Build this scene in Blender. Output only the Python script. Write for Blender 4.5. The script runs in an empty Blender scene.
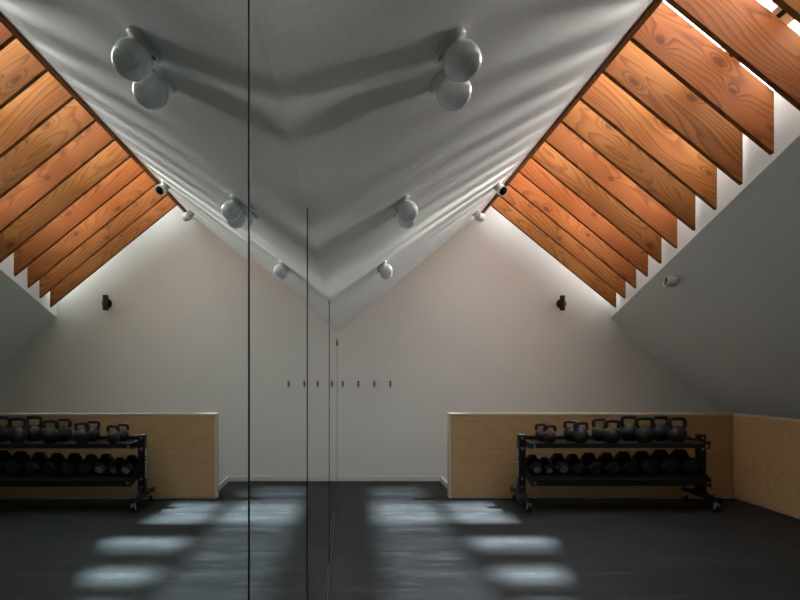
import bpy, bmesh, math, random
from mathutils import Vector, Matrix
random.seed(7)
S = bpy.context.scene
COL = S.collection
R = math.radians

# ------------------------------------------------------------------ camera
cam_d = bpy.data.cameras.new('camera')
cam = bpy.data.objects.new('camera', cam_d); COL.objects.link(cam)
cam.location = (0.15, 0.0, 1.5)
cam.rotation_euler = (R(90), 0, 0)
cam_d.sensor_width = 36; cam_d.lens = 24
cam_d.shift_x = 0.0656; cam_d.shift_y = 0.095
cam_d.clip_start = 0.02
S.camera = cam

# ------------------------------------------------------------------ view, world, sun
S.view_settings.view_transform = 'Standard'
S.view_settings.look = 'None'
S.view_settings.gamma = 1
S.view_settings.use_curve_mapping = False
S.view_settings.exposure = 0.38
S.cycles.use_denoising = True
S.cycles.max_bounces = 14
S.cycles.diffuse_bounces = 8
S.cycles.glossy_bounces = 6
S.cycles.transparent_max_bounces = 12
S.cycles.sample_clamp_indirect = 200
S.cycles.caustics_reflective = True
S.cycles.caustics_refractive = False

W = bpy.data.worlds.new('sky'); S.world = W
W.use_nodes = True
bg = W.node_tree.nodes['Background']
bg.inputs[0].default_value = (0.90, 0.95, 1.0, 1)
bg.inputs[1].default_value = 7.0

def sun(name, d, energy, angle, color):
    l = bpy.data.lights.new(name, 'SUN'); l.energy = energy; l.angle = R(angle); l.color = color
    o = bpy.data.objects.new(name, l); COL.objects.link(o)
    o.rotation_euler = Vector(d).to_track_quat('-Z', 'Y').to_euler()
    o.location = (6, 6, 9)
    return o
sun('sun', (-1, -0.85, -0.60), 24.0, 7.0, (1.0, 0.95, 0.88))
sun('added_patch_sun', (-1, -0.12, -2.35), 34.0, 4.0, (0.80, 0.90, 1.0))  # added second sun, stands in for mirror-bounced light patches on the floor

def portal(name, cx, cy, cz, sx, sy):
    l = bpy.data.lights.new(name, 'AREA'); l.shape = 'RECTANGLE'; l.size = sx; l.size_y = sy
    l.cycles.is_portal = True
    o = bpy.data.objects.new(name, l); COL.objects.link(o)
    o.location = (cx, cy, cz); o.rotation_euler = (0, R(39.35), 0)
def zg(x): return 4.27 - 0.82*(x - 2.085)          # underside of the skylight glazing
portal('skylight_portal', 3.02, 3.2, zg(3.02)+0.06, 2.5, 8.8)

# ------------------------------------------------------------------ materials
def newmat(name):
    m = bpy.data.materials.new(name); m.use_nodes = True
    nt = m.node_tree; b = nt.nodes['Principled BSDF']
    return m, nt, b
def lk(nt, a, b): nt.links.new(a, b)
def node(nt, t, **kw):
    n = nt.nodes.new(t)
    for k, v in kw.items(): setattr(n, k, v)
    return n
def ramp(nt, fac, stops):
    r = node(nt, 'ShaderNodeValToRGB')
    e = r.color_ramp.elements
    e[0].position, e[0].color = stops[0][0], (*stops[0][1], 1)
    e[1].position, e[1].color = stops[-1][0], (*stops[-1][1], 1)
    for p, c in stops[1:-1]:
        x = e.new(p); x.color = (*c, 1)
    lk(nt, fac, r.inputs[0]); return r.outputs[0]
def mth(nt, op, a, b=None, clamp=False):
    n = node(nt, 'ShaderNodeMath', operation=op, use_clamp=clamp)
    for i, v in enumerate((a, b)):
        if v is None: continue
        if isinstance(v, (int, float)): n.inputs[i].default_value = v
        else: lk(nt, v, n.inputs[i])
    return n.outputs[0]
def bump(nt, h, strength, dist, b):
    n = node(nt, 'ShaderNodeBump'); n.inputs['Strength'].default_value = strength; n.inputs['Distance'].default_value = dist
    lk(nt, h, n.inputs['Height']); lk(nt, n.outputs[0], b.inputs['Normal'])
def noise(nt, vec, scale, detail=3, rough=0.5, dist=0.0):
    n = node(nt, 'ShaderNodeTexNoise'); n.inputs['Scale'].default_value = scale
    n.inputs['Detail'].default_value = detail; n.inputs['Roughness'].default_value = rough
    n.inputs['Distortion'].default_value = dist
    if vec is not None: lk(nt, vec, n.inputs['Vector'])
    return n.outputs['Fac']

def plain(name, col, rough=0.5, metal=0.0, grain=0.0, gscale=60, spec=0.5):
    m, nt, b = newmat(name)
    tc = node(nt, 'ShaderNodeTexCoord')
    n = noise(nt, tc.outputs['Object'], gscale, 4)
    d = 0.06
    c = ramp(nt, n, [(0.3, tuple(v*(1-d) for v in col)), (0.7, tuple(min(1, v*(1+d)) for v in col))])
    lk(nt, c, b.inputs['Base Color'])
    b.inputs['Roughness'].default_value = rough; b.inputs['Metallic'].default_value = metal
    b.inputs['Specular IOR Level'].default_value = spec
    if grain: bump(nt, n, grain, 0.002, b)
    return m

M = {}
M['wall'] = plain('white_paint', (0.80, 0.80, 0.765), 0.75, grain=0.05, gscale=90, spec=0.2)
M['ceil'] = plain('ceiling_paint', (0.79, 0.78, 0.76), 0.7, grain=0.05, gscale=90, spec=0.25)
M['curb'] = plain('curb_paint', (0.78, 0.77, 0.74), 0.75, spec=0.2)
M['base'] = plain('baseboard_paint', (0.78, 0.75, 0.70), 0.5)
M['black'] = plain('black_powder_coat', (0.012, 0.012, 0.012), 0.42, grain=0.15, gscale=300)
M['iron'] = plain('cast_iron_coat', (0.012, 0.012, 0.012), 0.6, grain=0.3, gscale=180)
M['rubber'] = plain('hex_rubber', (0.010, 0.010, 0.010), 0.6)
M['cap'] = plain('grey_end_cap', (0.055, 0.053, 0.052), 0.4)
M['capbright'] = plain('steel_end_cap', (0.30, 0.29, 0.28), 0.35)
M['chrome'] = plain('chrome_steel', (0.55, 0.55, 0.55), 0.22, 1.0)
M['bolt'] = plain('zinc_bolt', (0.50, 0.50, 0.50), 0.3, 1.0)
M['caster'] = plain('caster_steel', (0.62, 0.63, 0.64), 0.4, 0.7)
M['pink'] = plain('pink_band', (0.65, 0.14, 0.22), 0.5)
M['blue'] = plain('blue_band', (0.02, 0.06, 0.32), 0.5)
M['yellow'] = plain('yellow_band', (0.75, 0.55, 0.02), 0.5)
M['letter'] = plain('white_letter', (0.75, 0.72, 0.70), 0.5)
M['opal'] = plain('opal_glass', (0.94, 0.94, 0.94), 0.2, spec=0.5)
M['plate'] = plain('lamp_plate', (0.62, 0.62, 0.60), 0.4)
M['copper'] = plain('copper_screw', (0.75, 0.36, 0.22), 0.3, 1.0)
M['spot'] = plain('white_spot_housing', (0.70, 0.69, 0.67), 0.35)
M['sconce'] = plain('bronze_sconce', (0.035, 0.03, 0.027), 0.4, 0.4)
M['hook'] = plain('walnut_hook', (0.26, 0.16, 0.10), 0.4)
M['dark'] = plain('dark_lens', (0.008, 0.008, 0.008), 0.15)
M['alu'] = plain('aluminium_frame', (0.42, 0.44, 0.45), 0.45, 0.3)
M['channel'] = plain('mirror_channel', (0.09, 0.10, 0.10), 0.4, 0.6)
M['edge'] = plain('green_glass_edge', (0.02, 0.05, 0.045), 0.2)
M['backer'] = plain('mirror_backing', (0.01, 0.01, 0.01), 0.7)

m, nt, b = newmat('mirror'); M['mirror'] = m
b.inputs['Metallic'].default_value = 1; b.inputs['Roughness'].default_value = 0.0
b.inputs['Base Color'].default_value = (0.74, 0.82, 0.81, 1)

m, nt, b = newmat('skylight_glass'); M['glass'] = m
nt.nodes.remove(b)
tr = node(nt, 'ShaderNodeBsdfTransparent'); tr.inputs[0].default_value = (0.93, 0.96, 0.95, 1)
gl = node(nt, 'ShaderNodeBsdfGlossy'); gl.inputs['Roughness'].default_value = 0.02
fr = node(nt, 'ShaderNodeFresnel'); fr.inputs[0].default_value = 1.45
mx = node(nt, 'ShaderNodeMixShader')
geo = node(nt, 'ShaderNodeNewGeometry')
f2 = mth(nt, 'MULTIPLY', fr.outputs[0], mth(nt, 'SUBTRACT', 1.0, geo.outputs['Backfacing']))
lk(nt, f2, mx.inputs[0]); lk(nt, tr.outputs[0], mx.inputs[1]); lk(nt, gl.outputs[0], mx.inputs[2])
lk(nt, mx.outputs[0], nt.nodes['Material Output'].inputs[0])

m, nt, b = newmat('light_mask_frost'); M['frost'] = m  # for panes added to keep direct sun off parts of the floor
nt.nodes.remove(b)
tl = node(nt, 'ShaderNodeBsdfTranslucent'); tl.inputs[0].default_value = (0.40, 0.405, 0.40, 1)
gl = node(nt, 'ShaderNodeBsdfGlossy'); gl.inputs['Roughness'].default_value = 0.3
fr = node(nt, 'ShaderNodeFresnel'); fr.inputs[0].default_value = 1.4
mx = node(nt, 'ShaderNodeMixShader'); lk(nt, mth(nt, 'MULTIPLY', fr.outputs[0], 0.5), mx.inputs[0]); lk(nt, tl.outputs[0], mx.inputs[1]); lk(nt, gl.outputs[0], mx.inputs[2])
lk(nt, mx.outputs[0], nt.nodes['Material Output'].inputs[0])

m, nt, b = newmat('light_mask_haze'); M['haze'] = m  # for upper panes added to weaken the direct sun passing through
nt.nodes.remove(b)
tl = node(nt, 'ShaderNodeBsdfTranslucent'); tl.inputs[0].default_value = (0.40, 0.405, 0.40, 1)
tr = node(nt, 'ShaderNodeBsdfTransparent'); tr.inputs[0].default_value = (0.93, 0.95, 0.95, 1)
mx = node(nt, 'ShaderNodeMixShader'); mx.inputs[0].default_value = 0.5; lk(nt, tr.outputs[0], mx.inputs[1]); lk(nt, tl.outputs[0], mx.inputs[2])
lk(nt, mx.outputs[0], nt.nodes['Material Output'].inputs[0])

# black rubber sheet floor
m, nt, b = newmat('black_rubber_floor'); M['floor'] = m
tc = node(nt, 'ShaderNodeTexCoord')
mp = node(nt, 'ShaderNodeMapping'); mp.inputs['Scale'].default_value = (0.5, 2.2, 1); lk(nt, tc.outputs['Object'], mp.inputs[0])
n1 = noise(nt, mp.outputs[0], 2.2, 6, 0.6, 0.6)
n2 = noise(nt, tc.outputs['Object'], 28, 4, 0.7)
n3 = noise(nt, tc.outputs['Object'], 220, 2)
mixv = mth(nt, 'ADD', mth(nt, 'MULTIPLY', n1, 0.7), mth(nt, 'MULTIPLY', n2, 0.3))
mp2 = node(nt, 'ShaderNodeMapping'); mp2.inputs['Scale'].default_value = (1.0, 6.0, 1); mp2.inputs['Rotation'].default_value = (0, 0, 0.12); lk(nt, tc.outputs['Object'], mp2.inputs[0])
n4 = noise(nt, mp2.outputs[0], 3.2, 5, 0.75, 1.2)
scuff = mth(nt, 'MULTIPLY', mth(nt, 'SUBTRACT', n4, 0.54, True), 1.9)
mixv = mth(nt, 'ADD', mixv, scuff)
c = ramp(nt, mixv, [(0.36, (0.007, 0.0074, 0.0079)), (0.52, (0.013, 0.0136, 0.0143)), (0.62, (0.026, 0.027, 0.028)), (0.8, (0.055, 0.056, 0.057))])
lk(nt, c, b.inputs['Base Color'])
rr = node(nt, 'ShaderNodeMapRange'); rr.inputs[3].default_value = 0.50; rr.inputs[4].default_value = 0.72
lk(nt, mixv, rr.inputs[0]); lk(nt, rr.outputs[0], b.inputs['Roughness'])
b.inputs['Specular IOR Level'].default_value = 0.3
bump(nt, mth(nt, 'ADD', n3, mth(nt, 'MULTIPLY', n2, 1.5)), 0.25, 0.002, b)

# sawn fir: grain runs along the rafter, with knots
def wood(name, ang, stops, knots=True, sc=1.0, axis='z'):
    m, nt, b = newmat(name)
    tc = node(nt, 'ShaderNodeTexCoord'); oi = node(nt, 'ShaderNodeObjectInfo')
    mp = node(nt, 'ShaderNodeMapping'); mp.inputs['Rotation'].default_value = (0, R(-ang), 0)
    lk(nt, tc.outputs['Object'], mp.inputs[0])
    off = node(nt, 'ShaderNodeCombineXYZ')
    lk(nt, mth(nt, 'MULTIPLY', oi.outputs['Random'], 37.0), off.inputs[0])
    lk(nt, mth(nt, 'MULTIPLY', oi.outputs['Random'], 11.0), off.inputs[2])
    add = node(nt, 'ShaderNodeVectorMath', operation='ADD'); lk(nt, mp.outputs[0], add.inputs[0]); lk(nt, off.outputs[0], add.inputs[1])
    sep = node(nt, 'ShaderNodeSeparateXYZ'); lk(nt, add.outputs[0], sep.inputs[0])
    u, v, w = sep.outputs
    # knots
    kv = node(nt, 'ShaderNodeCombineXYZ'); lk(nt, mth(nt, 'MULTIPLY', u, 1.9), kv.inputs[0]); lk(nt, mth(nt, 'MULTIPLY', w, 3.3), kv.inputs[1])
    vo = node(nt, 'ShaderNodeTexVoronoi'); vo.voronoi_dimensions = '2D'; vo.inputs['Scale'].default_value = 1.0; vo.inputs['Randomness'].default_value = 1.0
    lk(nt, kv.outputs[0], vo.inputs['Vector'])
    d = vo.outputs['Distance']
    cs = node(nt, 'ShaderNodeSeparateColor'); lk(nt, vo.outputs['Color'], cs.inputs[0])
    has = mth(nt, 'GREATER_THAN', cs.outputs[0], 0.60)
    size = mth(nt, 'ADD', 8.5, mth(nt, 'MULTIPLY', cs.outputs[1], 9.0))
    kn = noise(nt, add.outputs[0], 22, 2)
    dd = mth(nt, 'ADD', d, mth(nt, 'MULTIPLY', mth(nt, 'SUBTRACT', kn, 0.5), 0.10))
    swirl = mth(nt, 'MULTIPLY', mth(nt, 'POWER', mth(nt, 'SUBTRACT', 1.0, mth(nt, 'MULTIPLY', d, 3.0), True), 2.0), has)
    # grain field: stretched along the board, cathedral arches where it wanders
    gv = node(nt, 'ShaderNodeCombineXYZ')
    lk(nt, mth(nt, 'MULTIPLY', u, 0.55), gv.inputs[0]); lk(nt, mth(nt, 'MULTIPLY', w, 2.6), gv.inputs[2]); lk(nt, v, gv.inputs[1])
    big = noise(nt, gv.outputs[0], 1.5*sc, 1, 0.3, 0.15)
    field = mth(nt, 'ADD', mth(nt, 'MULTIPLY', w, 16.0*sc), mth(nt, 'MULTIPLY', big, 16.0))
    field = mth(nt, 'ADD', field, mth(nt, 'MULTIPLY', swirl, 3.2 if knots else 0))
    fv = node(nt, 'ShaderNodeCombineXYZ'); lk(nt, mth(nt, 'MULTIPLY', u, 1.3), fv.inputs[0]); lk(nt, mth(nt, 'MULTIPLY', w, 45.0), fv.inputs[2]); lk(nt, v, fv.inputs[1])
    fine = noise(nt, fv.outputs[0], 3.0, 4, 0.6)
    field = mth(nt, 'ADD', field, mth(nt, 'MULTIPLY', fine, 0.35))
    s = mth(nt, 'FRACT', field)
    ring = mth(nt, 'MULTIPLY', mth(nt, 'POWER', s, 3.0), mth(nt, 'SUBTRACT', 1.0, mth(nt, 'POWER', s, 14.0)))
    tone = noise(nt, gv.outputs[0], 0.9, 2)
    f = mth(nt, 'ADD', mth(nt, 'MULTIPLY', ring, 0.42), mth(nt, 'MULTIPLY', fine, 0.34))
    f = mth(nt, 'ADD', f, mth(nt, 'MULTIPLY', tone, 0.34))
    if knots:
        core = mth(nt, 'MULTIPLY', mth(nt, 'SUBTRACT', 1.0, mth(nt, 'MULTIPLY', dd, size), True), has)
        f = mth(nt, 'ADD', f, mth(nt, 'MULTIPLY', mth(nt, 'POWER', core, 0.8), 0.42))
        f = mth(nt, 'ADD', f, mth(nt, 'MULTIPLY', swirl, 0.16))
    c = ramp(nt, f, stops)
    # each board has its own overall tone
    hs = node(nt, 'ShaderNodeHueSaturation')
    mr = node(nt, 'ShaderNodeMapRange'); mr.inputs[3].default_value = 0.84; mr.inputs[4].default_value = 1.14
    lk(nt, mth(nt, 'FRACT', mth(nt, 'MULTIPLY', oi.outputs['Random'], 13.7)), mr.inputs[0])
    lk(nt, mr.outputs[0], hs.inputs['Value']); lk(nt, c, hs.inputs['Color'])
    mh = node(nt, 'ShaderNodeMapRange'); mh.inputs[3].default_value = 0.497; mh.inputs[4].default_value = 0.509
    lk(nt, mth(nt, 'FRACT', mth(nt, 'MULTIPLY', oi.outputs['Random'], 7.3)), mh.inputs[0]); lk(nt, mh.outputs[0], hs.inputs['Hue'])
    lk(nt, hs.outputs[0], b.inputs['Base Color'])
    b.inputs['Roughness'].default_value = 0.65; b.inputs['Specular IOR Level'].default_value = 0.15
    bump(nt, f, 0.12, 0.001, b)
    return m
FIR = [(0.15, (0.375, 0.140, 0.036)), (0.42, (0.295, 0.092, 0.020)), (0.66, (0.165, 0.047, 0.011)), (1.0, (0.13, 0.040, 0.015))]
M['fir'] = wood('fir_wood', 39.35, FIR)
M['ridge'] = wood('ridge_wood', 90, [(0.1, (0.42, 0.22, 0.09)), (0.5, (0.34, 0.15, 0.06)), (1.0, (0.2, 0.08, 0.03))], knots=False)
PLY = [(0.1, (0.58, 0.385, 0.205)), (0.45, (0.53, 0.34, 0.172)), (0.75, (0.46, 0.285, 0.138)), (1.0, (0.38, 0.225, 0.10))]
M['ply'] = wood('birch_plywood', 0, PLY, knots=False, sc=0.55)
M['plyedge'] = plain('pale_plywood_edge', (0.66, 0.55, 0.42), 0.5)

# ------------------------------------------------------------------ mesh helpers
class MB:
    def __init__(s): s.bm = bmesh.new()
    def box(s, lo, hi, mat=None):
        c = [(a+b)/2 for a, b in zip(lo, hi)]; d = [abs(b-a) for a, b in zip(lo, hi)]
        m = Matrix.Translation(c) @ Matrix.Diagonal((*d, 1))
        if mat is not None: m = mat @ m
        bmesh.ops.create_cube(s.bm, size=1, matrix=m); return s
    def cyl(s, p, q, r, r2=None, n=20, caps=True):
        p, q = Vector(p), Vector(q); d = q-p
        m = Matrix.Translation((p+q)/2) @ d.to_track_quat('Z', 'Y').to_matrix().to_4x4()
        bmesh.ops.create_cone(s.bm, cap_ends=caps, segments=n, radius1=r, radius2=r if r2 is None else r2, depth=d.length, matrix=m); return s
    def ball(s, c, r, n=28, sc=(1, 1, 1)):
        bmesh.ops.create_uvsphere(s.bm, u_segments=n, v_segments=n//2+2, radius=r, matrix=Matrix.Translation(c) @ Matrix.Diagonal((*sc, 1))); return s
    def lathe(s, prof, n=28, mat=Matrix()):
        rings = []
        for r, z in prof:
            rings.append([s.bm.verts.new(mat @ Vector((r*math.cos(2*math.pi*k/n), r*math.sin(2*math.pi*k/n), z))) for k in range(n)])
        for a, b_ in zip(rings, rings[1:]):
            for k in range(n):
                s.bm.faces.new((a[k], a[(k+1) % n], b_[(k+1) % n], b_[k]))
        s.bm.faces.new(rings[0][::-1]); s.bm.faces.new(rings[-1]); return s
    def tube(s, pts, r, n=12, radii=None):
        pts = [Vector(p) for p in pts]; rings = []
        up = None
        for i, p in enumerate(pts):
            t = (pts[min(i+1, len(pts)-1)] - pts[max(i-1, 0)]).normalized()
            if up is None: up = t.orthogonal().normalized()
            up = (up - t*up.dot(t)).normalized(); w = t.cross(up)
            rr_ = radii[i] if radii else r
            rings.append([s.bm.verts.new(p + (up*math.cos(2*math.pi*k/n) + w*math.sin(2*math.pi*k/n))*rr_) for k in range(n)])
        for a, b_ in zip(rings, rings[1:]):
            for k in range(n): s.bm.faces.new((a[k], a[(k+1) % n], b_[(k+1) % n], b_[k]))
        s.bm.faces.new(rings[0][::-1]); s.bm.faces.new(rings[-1]); return s
    def prism(s, poly, axis, a, b_):
        """poly: 2D points in the two other axes (in order xyz without `axis`)"""
        def mk(p, t):
            if axis == 1: return (p[0], t, p[1])
            if axis == 0: return (t, p[0], p[1])
            return (p[0], p[1], t)
        v1 = [s.bm.verts.new(mk(p, a)) for p in poly]; v2 = [s.bm.verts.new(mk(p, b_)) for p in poly]
        s.bm.faces.new(v1); s.bm.faces.new(v2[::-1]); n = len(poly)
        for k in range(n): s.bm.faces.new((v1[k], v2[k], v2[(k+1) % n], v1[(k+1) % n]))
        return s
    def build(s, name, mat, parent=None, loc=None, rot=None, bevel=0, smooth=False, seg=2):
        bmesh.ops.recalc_face_normals(s.bm, faces=s.bm.faces)
        me = bpy.data.meshes.new(name); s.bm.to_mesh(me); s.bm.free()
        me.materials.append(mat)
        o = bpy.data.objects.new(name, me); COL.objects.link(o)
        if parent: o.parent = parent
        if loc: o.location = loc
        if rot: o.rotation_euler = rot
        if smooth:
            for p in me.polygons: p.use_smooth = True
            try: me.set_sharp_from_angle(angle=R(38))
            except Exception: pass
        if bevel:
            md = o.modifiers.new('bevel', 'BEVEL'); md.width = bevel; md.segments = seg; md.limit_method = 'ANGLE'; md.angle_limit = R(40)
        return o
def tag(o, label, cat, group=None):
    o['label'] = label; o['category'] = cat
    if group: o['group'] = group
    return o
def struct(o): o['kind'] = 'structure'; return o
def thing(name, label, cat, loc=(0, 0, 0), rot=(0, 0, 0), group=None):
    o = bpy.data.objects.new(name, None); COL.objects.link(o)
    o.location = loc; o.rotation_euler = rot; o.empty_display_size = 0.1
    return tag(o, label, cat, group)
def kids(o): return [c for c in COL.objects if c.parent == o]
def dup(root, loc, rot=None, label=None):
    ch = kids(root)
    r = root.copy(); COL.objects.link(r); r.location = loc
    if rot: r.rotation_euler = rot
    if label: r['label'] = label
    for c in ch:
        gs = kids(c)
        k = c.copy(); COL.objects.link(k); k.parent = r
        for g in gs:
            h = g.copy(); COL.objects.link(h); h.parent = k
    return r

# ------------------------------------------------------------------ room shell
YB, YF = 7.61, -2.6
def zl(x): return 2.114 + 0.835*x                   # left ceiling slope
def zr(x): return 2.325 - 0.849*(x-3.90)            # right ceiling slope
def xe(y): return 2.356 + 0.203*y                   # foot of the skylight well: runs askew down the slope
XRL, XRR = 2.05, 2.085                              # ridge board
MB_ = MB().box((-0.15, YF-0.1, -0.12), (6.8, YB+0.1, 0)).build('floor', M['floor']); struct(MB_)
gable = [(-0.15, 0), (6.8, 0), (6.8, 0.12), (4.3, zr(4.3)+0.2), (2.085, 4.27), (1.9, 4.05), (-0.15, 2.3)]
struct(MB().prism([(x, z) for x, z in gable], 1, YB, YB+0.12).build('wall_back', M['wall']))
struct(MB().prism([(x, z) for x, z in gable], 1, YF-0.12, YF).build('wall_front', M['wall']))
struct(MB().box((-0.15, YF, 0), (-0.018, YB, 2.20)).build('wall_left', M['wall']))
struct(MB().prism([(-0.15, zl(-0.15)), (XRL, zl(XRL)), (XRL, zl(XRL)+0.16), (-0.15, zl(-0.15)+0.16)], 1, YF, YB).build('ceiling', M['ceil']))
# right slope below the skewed skylight edge
bmx = MB(); bm = bmx.bm
ys = [YF, -1.30, YB]
pts = [(6.62, YF), (6.62, YB), (xe(YB), YB), (XRR+0.0, (XRR-2.356)/0.203), (XRR, YF)]
lo = [bm.verts.new((x, y, zr(x))) for x, y in pts]; hi = [bm.verts.new((x, y, zr(x)+0.16)) for x, y in pts]
bm.faces.new(lo); bm.faces.new(hi[::-1])
for k in range(5): bm.faces.new((lo[k], hi[k], hi[(k+1) % 5], lo[(k+1) % 5]))
struct(bmx.build('ceiling', M['ceil']))
# white skylight curb standing on the skewed edge
bmx = MB(); bm = bmx.bm
y0 = (XRR-2.356)/0.203
a, b_ = (XRR, y0), (xe(YB), YB)
v = []
for (x, y) in (a, b_):
    for dx in (0.0, 0.09):
        v.append(bm.verts.new((x+dx, y, zr(x)+0.001-0.849*dx))); v.append(bm.verts.new((x+dx, y, zg(x+dx)+0.05)))
bm.faces.new((v[0], v[1], v[5], v[4])); bm.faces.new((v[2], v[3], v[7], v[6]))
bm.faces.new((v[1], v[3], v[7], v[5])); bm.faces.new((v[0], v[2], v[6], v[4]))
bm.faces.new((v[0], v[1], v[3], v[2])); bm.faces.new((v[4], v[5], v[7], v[6]))
struct(bmx.build('trim_1', M['curb']))
# knee wall behind the side plywood, low wall behind the back plywood
struct(MB().box((4.8765, YF, 0), (4.955, 6.60, 1.0205)).build('wall_right', M['wall']))
struct(MB().box((1.47, 6.63, 0), (1.50, YB-0.001, 0.07)).build('trim_2', M['base']))
struct(MB().box((-0.018, YB-0.014, 0), (1.47, YB, 0.075)).build('baseboard_back', M['base'], bevel=0.003))

# ridge board
tag(MB().box((XRL, YF, 3.80), (XRR, YB, 4.27)).build('ridge_beam', M['ridge']),
    'long brown wooden ridge beam along the top edge of the white ceiling', 'beam')

# skylight: frames and panes above the rafters
YS0 = -1.3
ang = math.atan(0.82)
win = struct(bpy.data.objects.new('window_1', None)); COL.objects.link(win)
fm = MB()
def slab(x0, x1, y0_, y1_, z0=0.0, z1=0.06):
    return [(x0, zg(x0)+z0), (x1, zg(x1)+z0), (x1, zg(x1)+z1), (x0, zg(x0)+z1)]
fm.prism(slab(XRR, 2.20, 0, 0), 1, YS0, YB)
fm.prism(slab(2.74, 2.765, 0, 0, -0.01), 1, YS0, YB)
fm.prism(slab(2.80, 2.845, 0, 0, 0.0), 1, YS0, YB)
for yy in (YS0, 1.25):
    fm.prism(slab(2.20, 3.98, 0, 0, 0.005), 1, yy-0.03 if yy > 0 else yy, yy+0.03)
fm.build('window_frame', M['curb'], win)
gk = MB()
gk.prism(slab(2.765, 2.80, 0, 0, 0.01, 0.05), 1, YS0, YB)
gk.build('gasket', M['backer'], win)
struct(MB().prism(slab(XRR, 4.05, 0, 0, -0.012, 0.07), 1, 7.38, YB+0.02).build('glow_block_strip', M['curb']))  # added strip out of view, blocks skylight glow on the gable wall
# clear panes; frosted and hazy ones added to shape light patches on the floor
LOW = [(YS0, 1.25, 0), (1.25, 3.72, 0), (3.72, 4.0, 1), (4.0, 4.36, 0), (4.36, 4.76, 1), (4.76, 5.12, 0), (5.12, 5.62, 1), (5.62, 6.50, 0), (6.50, 7.38, 1)]
TOP = [(YS0, 1.25, 2), (1.25, 3.72, 2), (3.72, 5.62, 2), (5.62, 6.50, 0), (6.50, 7.38, 2)]
for (x0, x1, rows) in ((2.20, 2.745, TOP), (2.84, 3.27, LOW), (3.27, 4.02, LOW)):
    for ya, yb, fz in rows:
        if x0 == 3.27 and ya == 5.62: fz = 1  # added frosted corner trims the right end of a light patch
        MB().prism(slab(x0, x1, 0, 0, 0.035, 0.041), 1, ya, yb).build(('clear_pane', 'added_frosted_pane', 'added_hazy_pane')[fz], M[('glass', 'frost', 'haze')[fz]], win)

# rafters
ORD = ['first', 'second', 'third', 'fourth', 'fifth', 'sixth', 'seventh', 'eighth', 'ninth', 'tenth', 'eleventh', 'twelfth']
def zb(x): return 3.80 - 0.82*(x-2.085)
for i in range(9, -12, -1):
    y = 3.62 + 0.395*i
    x1 = xe(y) - 0.045
    if x1 < 2.30: break
    th = 0.038
    poly = [(XRR, zb(XRR)), (x1, zb(x1)), (x1, zb(x1)+0.42), (XRR, zb(XRR)+0.41)]
    mb = MB(); mb.prism([(px-XRR, pz-3.8) for px, pz in poly], 1, 0, th)
    r = mb.build('rafter', M['fir'], loc=(XRR, y, 3.8), bevel=0.002)
    k = 9-i
    if k == 0: lab = 'orange fir rafter closest to the gable wall, first of the row'
    elif k < 12: lab = 'orange fir rafter under the skylight, %s counting out from the gable wall' % ORD[k]
    else: lab = 'fir rafter overhead near the camera, above the top of the photo'
    tag(r, lab, 'rafter', 'fir rafters under the skylight')

# ------------------------------------------------------------------ plywood panels
t = thing('plywood_panel', 'wide birch plywood guard panel with pale edge behind the weight rack', 'panel', (1.388, 6.504, 0))
MB().box((0.024, 0.001, 0.022), (3.468, 0.020, 1.020)).build('board', M['ply'], t)
MB().box((0, -0.002, 1.022), (3.466, 0.108, 1.045)).build('edge_trim', M['plyedge'], t)
MB().box((0.024, 0.0205, 0.0), (3.466, 0.104, 1.021)).build('core', M['wall'], t)
MB().box((0, -0.002, 0.012), (0.022, 0.108, 1.0215)).build('edge_trim', M['plyedge'], t)
t = thing('plywood_panel', 'plywood panel along the low right side wall at the frame edge', 'panel', (4.857, 6.502, 0))
MB().box((0, YF-6.502, 0.022), (0.019, 0, 1.020)).build('board', M['ply'], t)
MB().box((-0.002, YF-6.502, 1.022), (0.10, 0.10, 1.045)).build('edge_trim', M['plyedge'], t)

# ------------------------------------------------------------------ mirror wall
MB_ = MB().box((-0.017, YF, 0.01), (-0.008, 7.42, 2.095)).build('trim_3', M['backer']); struct(MB_)
panels = [(-1.6, 0.777, 0.33, 0.013, 0.0012, 'near mirror panel filling the left side of the photo, left of the thick dark joint'),
          (0.782, 1.885, -0.27, 0.005, 0.0020, 'second mirror panel, between the thick dark joint and the thinner one'),
          (1.890, 4.17, -0.16, 0.003, 0.0030, 'third mirror panel, narrow in view, reflecting two of the wall hooks'),
          (4.175, 7.44, -0.08, 0.002, 0, 'farthest mirror panel, a sliver next to the gable wall')]
for (ya, yb, yaw, xo, pr, lab) in panels:
    yc = (ya+yb)/2; h = (yb-ya)/2
    t = thing('wall_mirror', lab, 'mirror', (xo, yc, 0.02), (0, 0, R(yaw)), 'tall frameless mirror panels')
    MB().box((-0.001, -h+0.002, 0.002), (0.0, h-0.002, 2.070)).build('mirror_face', M['mirror'], t)
    MB().box((-0.006, -h, 0.0), (-0.0012, h, 2.072)).build('glass_edge', M['edge'], t)
    if pr: MB().box((-0.006, h, 0.0), (pr, h+0.003, 2.072)).build('joint_seal', M['backer'], t)
t = thing('floor_channel', 'thin dark metal channel on the floor along the foot of the mirror', 'channel', (0.0, 0, 0))
MB().box((0.008, YF+0.02, 0.0), (0.016, 5.8, 0.012)).build('channel_lip', M['channel'], t)
MB().box((0.017, YF+0.02, 0.0), (0.026, 5.8, 0.002)).build('gap_strip', M['backer'], t)
t = thing('mirror_clip', 'small black wedge clip at the top of the farthest mirror panel', 'clip', (0.004, 7.47, 1.93))
MB().prism([(0, 0), (0.018, 0), (0.004, 0.11)], 1, 0, 0.03).build('clip_wedge', M['backer'], t)
MB().box((-0.004, 0.0, -1.92), (0.003, 0.012, 0.0)).build('edge_strip', M['edge'], t)

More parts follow.
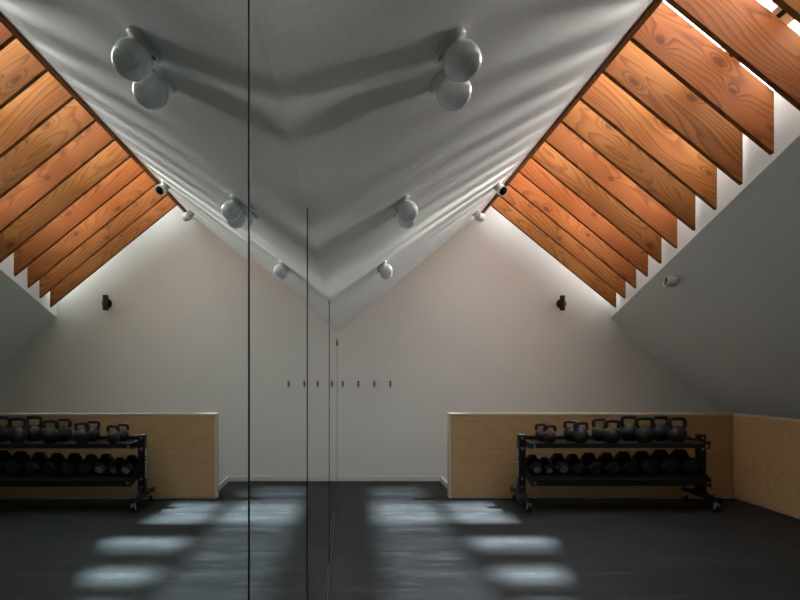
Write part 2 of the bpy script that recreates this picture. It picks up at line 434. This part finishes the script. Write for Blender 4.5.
# ------------------------------------------------------------------ wall hooks
hz = 1.386
labs = ['wall hook closest to the mirror, first of four on the gable wall', 'second wall hook out from the mirror',
        'third wall hook out from the mirror', 'wall hook farthest from the mirror, last of the four']
h0 = None
for x, lab in zip((0.082, 0.305, 0.530, 0.757), labs):
    if h0 is None:
        h0 = thing('wall_hook', 'small brown ' + lab, 'hook', (x, YB, hz), group='coat hooks on the gable wall')
        MB().cyl((0, 0, -0.018), (0, -0.006, -0.018), 0.017).cyl((0, -0.006, -0.018), (0, -0.05, -0.018), 0.007).build('mount', M['plate'], h0, smooth=True)
        MB().tube([(0, -0.045, -0.042), (0, -0.050, -0.03), (0, -0.056, 0.0), (0, -0.058, 0.035), (0, -0.056, 0.045)], 0.011, radii=[.010, .014, .015, .015, .012]).build('peg', M['hook'], h0, smooth=True)
    else: dup(h0, (x, YB, hz), label='small brown ' + lab)

# ------------------------------------------------------------------ twin-globe ceiling lamps on the left slope
sl = math.atan(0.835)
def ceil_pt(x, y): return Vector((x, y, zl(x)))
def make_lamp():
    t = thing('globe_lamp', '', 'lamp', group='twin-globe lamps on the left ceiling slope')
    # local: z is out of the ceiling (down), y along the room
    for yy, r in ((0.0, 0.062), (0.20, 0.062)):
        xo = 0.0 if yy == 0 else -0.022
        bp = MB().lathe([(0.055, 0), (0.057, 0.003), (0.057, 0.016), (0.054, 0.019), (0.036, 0.022), (0.034, 0.032)], mat=Matrix.Translation((xo, yy, 0))).build('base', M['plate'], t, smooth=True)
        MB().cyl((xo-0.045 if yy else xo+0.045, yy, 0.018), (xo-0.045 if yy else xo+0.045, yy, 0.026), 0.007, n=12).build('screw', M['copper'], bp, smooth=True)
        MB().ball((xo, yy, 0.068), 0.057, 40).build('globe', M['opal'], t, smooth=True)
    return t
# rotate so local +z points along the inward ceiling normal (sin, 0, -cos)
q = Matrix(((math.cos(sl), 0, math.sin(sl)), (0, 1, 0), (math.sin(sl), 0, -math.cos(sl)))).transposed()
nrm = Vector((math.sin(sl), 0, -math.cos(sl)))
X_ = Vector((math.cos(sl), 0, math.sin(sl)))
Y_ = Vector((0, 1, 0))
Zl = nrm; Xl = Y_.cross(Zl)
ml = Matrix((Xl, Y_, Zl)).transposed()
rotl = ml.to_euler()
lamp = make_lamp()
lamp['label'] = 'largest, nearest twin-globe white lamp on the left ceiling slope'
LP = [(0.445, 1.58), (0.450, 3.03), (0.450, 4.74)]
lamp.location = ceil_pt(*LP[0]); lamp.rotation_euler = rotl
dup(lamp, ceil_pt(*LP[1]), label='middle twin-globe white lamp on the left ceiling slope')
dup(lamp, ceil_pt(*LP[2]), label='smallest, farthest twin-globe white lamp near the mirror corner')

# ------------------------------------------------------------------ adjustable white spotlights
def make_spot(label, loc, rotm, aim):
    t = thing('spotlight', label, 'spotlight', loc, rotm.to_euler(), 'small round white spotlights')
    MB().lathe([(0.042, 0), (0.043, 0.003), (0.043, 0.012), (0.036, 0.017), (0.014, 0.020), (0.012, 0.038)]).build('mount', M['spot'], t, smooth=True)
    a = Vector(aim).normalized(); c = Vector((0, 0, 0.058))
    hd = MB(); mm = Matrix.Translation(c) @ a.to_track_quat('Z', 'Y').to_matrix().to_4x4()
    hd.lathe([(0.020, -0.045), (0.036, -0.036), (0.042, -0.018), (0.043, 0.040), (0.037, 0.042), (0.036, 0.030)], mat=mm)
    h = hd.build('head', M['spot'], t, smooth=True)
    MB().lathe([(0.034, 0.028), (0.035, 0.036), (0.022, 0.041)], mat=mm).build('lens', M['dark'], h, smooth=True)
    t.scale = (1.3, 1.3, 1.3)
mlT = ml
make_spot('white spotlight with black lens high on the left ceiling, nearer of two by the ridge', ceil_pt(1.80, 5.9), ml, (0.15, -0.80, 0.60))
make_spot('white spotlight where the left ceiling meets the gable wall, beside the ridge', ceil_pt(1.82, 6.95), ml, (-0.6, 0.75, 0.5))
sr = math.atan(0.849)
Zr = Vector((-math.sin(sr), 0, -math.cos(sr))); Xr = Y_.cross(Zr); mr_ = Matrix((Xr, Y_, Zr)).transposed()
make_spot('white spotlight alone on the grey right-hand slope below the rafters', (3.63, 5.66, zr(3.63)), mr_, (0.70, 0.10, 0.45))

# black cylinder sconce
t = thing('wall_sconce', 'dark bronze cylinder sconce on a round plate on the gable wall', 'sconce', (3.185, YB, 2.53))
MB().cyl((0.012, 0, 0), (0.012, -0.022, 0), 0.068, n=36).build('back_plate', M['sconce'], t, smooth=True, bevel=0.003)
MB().cyl((0.010, -0.02, 0), (0.010, -0.05, 0), 0.016).build('arm', M['sconce'], t, smooth=True)
s_ = MB().cyl((0, -0.083, -0.105), (0, -0.083, 0.105), 0.036, n=32).build('lamp_tube', M['sconce'], t, smooth=True, bevel=0.002)
MB().cyl((0, -0.083, 0.1052), (0, -0.083, 0.107), 0.028, n=24).build('lens', M['dark'], s_, smooth=True)

# ------------------------------------------------------------------ weight rack
RX0, RX1 = 2.105, 4.165       # outer faces of uprights start
rk = thing('weight_rack', 'black steel two-tier weight rack on casters by the plywood panel', 'rack', (0, 0, 0))
UW = 0.08
def bolt(p, d, parent, r=0.011, l=0.010):
    p = Vector(p); d = Vector(d).normalized()
    return MB().cyl(p, p+d*l, r, n=6).cyl(p, p+d*0.002, r*1.5, n=16).build('bolt', M['bolt'], parent)
for x, side in ((RX0, -1), (RX1, 1)):
    up = MB().box((x, 6.085, 0.165), (x+UW, 6.165, 0.825)).build('upright', M['black'], rk, bevel=0.005)
    for z in (0.795, 0.672, 0.33, 0.235): bolt((x+UW/2, 6.085, z), (0, -1, 0), up)
    MB().box((x-0.002, 6.083, 0.825), (x+UW+0.002, 6.167, 0.832)).build('cap', M['black'], up, bevel=0.002)
    ft = MB().box((x+0.01, 5.80, 0.118), (x+0.07, 6.44, 0.168)).box((x+0.008, 5.797, 0.116), (x+0.072, 5.80, 0.170)).build('foot', M['black'], rk, bevel=0.004)
    bolt((x+0.04, 5.86, 0.168), (0, 0, 1), ft); bolt((x+0.04, 6.38, 0.168), (0, 0, 1), ft)
    # gussets between upright and foot
    MB().prism([(6.085, 0.168), (5.99, 0.168), (6.085, 0.26)], 0, x+0.034, x+0.042).build('gusset', M['black'], rk)
    MB().prism([(6.165, 0.168), (6.26, 0.168), (6.165, 0.26)], 0, x+0.034, x+0.042).build('gusset', M['black'], rk)
    for yc in (5.85, 6.39):
        cs = MB(); xc = x+0.04
        cs.box((xc-0.028, yc-0.03, 0.112), (xc+0.028, yc+0.03, 0.117))
        cs.cyl((xc, yc, 0.095), (xc, yc, 0.112), 0.02)
        for dx in (-0.020, 0.017):
            cs.prism([(yc-0.022, 0.098), (yc+0.022, 0.098), (yc+0.035, 0.042), (yc+0.020, 0.030), (yc+0.006, 0.040)], 0, xc+dx, xc+dx+0.003)
        cs.cyl((xc-0.024, yc+0.020, 0.038), (xc+0.024, yc+0.020, 0.038), 0.006, n=10)
        cs.box((xc-0.012, yc-0.048, 0.080), (xc+0.012, yc-0.02, 0.086))
        c = cs.build('caster', M['caster'], rk, smooth=True)
        MB().cyl((xc-0.015, yc+0.020, 0.0375), (xc+0.015, yc+0.020, 0.0375), 0.0372, n=28).build('wheel', M['rubber'], c, smooth=True, bevel=0.003)
xa, xb = RX0+UW+0.001, RX1-0.001
# top shelf with front and rear lips
MB().box((xa, 5.92, 0.742), (xb, 6.33, 0.748)).box((xa, 5.915, 0.700), (xb, 5.921, 0.752)).box((xa, 6.328, 0.720), (xb, 6.334, 0.790)).build('shelf', M['black'], rk)
# bottom dumbbell tray: sloping plate with lips
TA = math.atan(0.43)
def zt(y): return 0.352 + 0.43*(y-5.97)
MB().prism([(5.90, zt(5.90)), (6.33, zt(6.33)), (6.33, zt(6.33)-0.006), (5.90, zt(5.90)-0.006)], 0, xa, xb)\
    .box((xa, 5.894, 0.285), (xb, 5.900, 0.350)).box((xa, 6.33, 0.43), (xb, 6.336, 0.515)).build('tray', M['black'], rk)
# end brackets holding the tiers
for x in (RX0+UW/2, RX1+UW/2):
    s = 1 if x < 3 else -1
    xi = RX0+UW+0.003 if s > 0 else RX1-0.009
    br = MB().prism([(5.90, 0.690), (6.34, 0.690), (6.34, 0.800), (6.05, 0.760), (5.90, 0.757)], 0, xi, xi+0.006).build('bracket', M['black'], rk)
    bolt((xi+(0.035 if s > 0 else -0.02), 5.914, 0.722), (0, -1, 0), br)
    br = MB().prism([(5.88, 0.27), (6.34, 0.40), (6.34, 0.56), (6.28, 0.57), (5.88, 0.36)], 0, xi, xi+0.006).build('bracket', M['black'], rk)
    bolt((xi+(0.035 if s > 0 else -0.02), 5.893, 0.318), (0, -1, 0), br)
# adjuster knobs sticking out on the right upright
for z in (0.735, 0.30, 0.25): MB().cyl((RX1+UW, 6.12, z), (RX1+UW+0.05, 6.12, z), 0.013, n=12).cyl((RX1+UW+0.045, 6.12, z), (RX1+UW+0.062, 6.12, z), 0.021, n=8).build('knob', M['black'], rk)
# lettering down the left face of the left upright
cu = bpy.data.curves.new('lettering', 'FONT'); cu.body = 'FORCE USA'; cu.size = 0.082; cu.extrude = 0.0006; cu.align_x = 'CENTER'; cu.align_y = 'CENTER'
cu.offset = 0.0012
to = bpy.data.objects.new('lettering', cu); COL.objects.link(to)
bpy.context.view_layer.update()
me = bpy.data.meshes.new_from_object(to.evaluated_get(bpy.context.evaluated_depsgraph_get()))
COL.objects.unlink(to); bpy.data.objects.remove(to)
me.materials.clear(); me.materials.append(M['letter'])
lt = bpy.data.objects.new('lettering', me); COL.objects.link(lt)
upl = [c for c in kids(rk) if c.name.startswith('upright')][0]
lt.parent = upl
w = max(v.co.x for v in me.vertices)-min(v.co.x for v in me.vertices)
k = 0.335/w
# text runs up the post, facing -x
lt.matrix_local = Matrix.Translation((RX0-0.0009, 6.125, 0.503)) @ Matrix(((0, 0, -1), (0, -1, 0), (1, 0, 0))).to_4x4() @ Matrix(((1,0,0,0),(0,-1,0,0),(0,0,1,0),(0,0,0,1))) @ Matrix.Diagonal((k, 1, 1, 1))
lt.matrix_local = Matrix.Translation((RX0-0.0009, 6.125, 0.503)) @ Matrix(((0, 0, -1, 0), (0-0, -1, 0, 0), (1, 0, 0, 0), (0, 0, 0, 1))) @ Matrix.Diagonal((k, 1, 1, 1))

# ------------------------------------------------------------------ kettlebells
def make_kettle(H, rb, band, label, loc, rz):
    t = thing('kettlebell', label, 'kettlebell', loc, (0, 0, rz), 'kettlebells on the top shelf')
    cz = rb*0.93
    prof = [(rb*0.60, 0)]
    for k in range(1, 17):
        a = -math.pi/2 + R(42) + (math.pi-R(42)-R(12))*k/16
        prof.append((rb*math.cos(a), cz+rb*math.sin(a)))
    MB().lathe(prof, 32).build('body', M['iron'], t, smooth=True)
    hw = rb*0.84; r = 0.0205 if rb > 0.085 else 0.0185; ht = H-r
    zb0 = cz + rb*0.55
    pts = []
    side = [(-rb*0.52, zb0-0.01), (-rb*0.62, zb0+0.012), (-hw, zb0+(ht-zb0)*0.45)]
    pts += side
    for k in range(9):
        a = math.pi - math.pi*k/8
        cx_ = (hw-rb*0.30); 
        pts.append(((cx_*(1 if math.cos(a) > 0 else -1) if abs(math.cos(a)) > 0.01 else 0) + rb*0.30*math.cos(a), ht-rb*0.38+rb*0.38*math.sin(a)))
    pts += [(-x, z) for x, z in side[::-1]]
    path = [(x, 0, z) for x, z in pts]
    rad = [r*1.25, r*1.1] + [r]*(len(path)-4) + [r*1.1, r*1.25]
    MB().tube(path, r, 14, rad).build('handle', M['iron'], t, smooth=True)
    if band:
        for s in (-1, 1):
            p0 = Vector((s*rb*0.60, 0, zb0+0.006)); p1 = Vector((s*(rb*0.60+0.006), 0, zb0+0.030))
            MB().cyl(p0, p1, r*1.22, n=18).build('band', M[band], t, smooth=True)
    return t
KB = [(2.43, 2.405, 0.208, 0.069, 'pink', 'small kettlebell with pink bands'),
      (2.78, 2.75, 0.240, 0.083, 'blue', 'kettlebell with blue bands'),
      (3.13, 3.085, 0.268, 0.090, 'yellow', 'kettlebell with yellow bands'),
      (3.505, 3.435, 0.293, 0.099, None, 'plain black kettlebell of the left pair of large ones'),
      (3.876, 3.80, 0.290, 0.098, None, 'plain black kettlebell at the right end of the shelf')]
for xf, xb_, H, rb, band, lab in KB:
    make_kettle(H, rb, band, lab + ', front one of its pair', (xf, 6.025 if rb > 0.095 else 6.01, 0.748), R(random.uniform(-6, 6)))
    make_kettle(H, rb, band, lab + ', rear one of its pair', (xb_, 6.225 if rb > 0.095 else 6.20, 0.748), R(random.uniform(-8, 8)))

# ------------------------------------------------------------------ hex dumbbells on the sloping tray
DX = [2.29, 2.43, 2.585, 2.758, 2.95, 3.15, 3.346, 3.565, 3.78, 4.004]
DR = [0.076, 0.062, 0.084, 0.080, 0.088, 0.088, 0.094, 0.098, 0.105, 0.108]
for k, (x, rr_) in enumerate(zip(DX, DR)):
    ap = rr_*math.cos(R(30)); L = 0.105 + rr_*1.25; hl = 0.045 + rr_*0.42
    yc = 6.115
    lab = 'black hex dumbbell on the lower tier, ' + ('at the left end by the lettered post' if k == 0 else 'at the right end, the biggest' if k == 9 else '%s from the left' % ORD[k])
    if k == 1: lab += ', the smallest'
    t = thing('hex_dumbbell', lab, 'dumbbell', (x, yc, zt(yc)+(ap+0.003)/math.cos(TA)), (TA, 0, 0), 'hex dumbbells on the lower tier')
    for s in (-1, 1):
        ya, yb = s*(L/2+0.02), s*(L/2+0.02-hl)
        hd = MB()
        hexo = lambda q: [(q*math.cos(R(60*j)), q*math.sin(R(60*j))) for j in range(6)]
        bm = hd.bm
        rings = []
        for q, yy in ((0.80, ya), (1.0, ya - s*0.018), (1.0, yb + s*0.012), (0.86, yb)):
            rings.append([bm.verts.new((px, yy, pz)) for px, pz in hexo(rr_*q)])
        for a_, c_ in zip(rings, rings[1:]):
            for j in range(6): bm.faces.new((a_[j], a_[(j+1) % 6], c_[(j+1) % 6], c_[j]))
        bm.faces.new(rings[0]); bm.faces.new(rings[-1][::-1])
        hd = hd.build('head', M['rubber'], t, bevel=0.004)
        MB().prism([(px, pz) for px, pz in hexo(rr_*0.60)], 1, ya, ya + s*0.0015).build('end_cap', M['capbright' if k < 3 else 'cap'], hd)
    yi = L/2+0.02-hl
    MB().tube([(0, -yi-0.002, 0), (0, -yi*0.6, 0), (0, 0, 0), (0, yi*0.6, 0), (0, yi+0.002, 0)], 0.015, 16, [0.0135, 0.015, 0.0175, 0.015, 0.0135]).build('handle', M['chrome'], t, smooth=True)
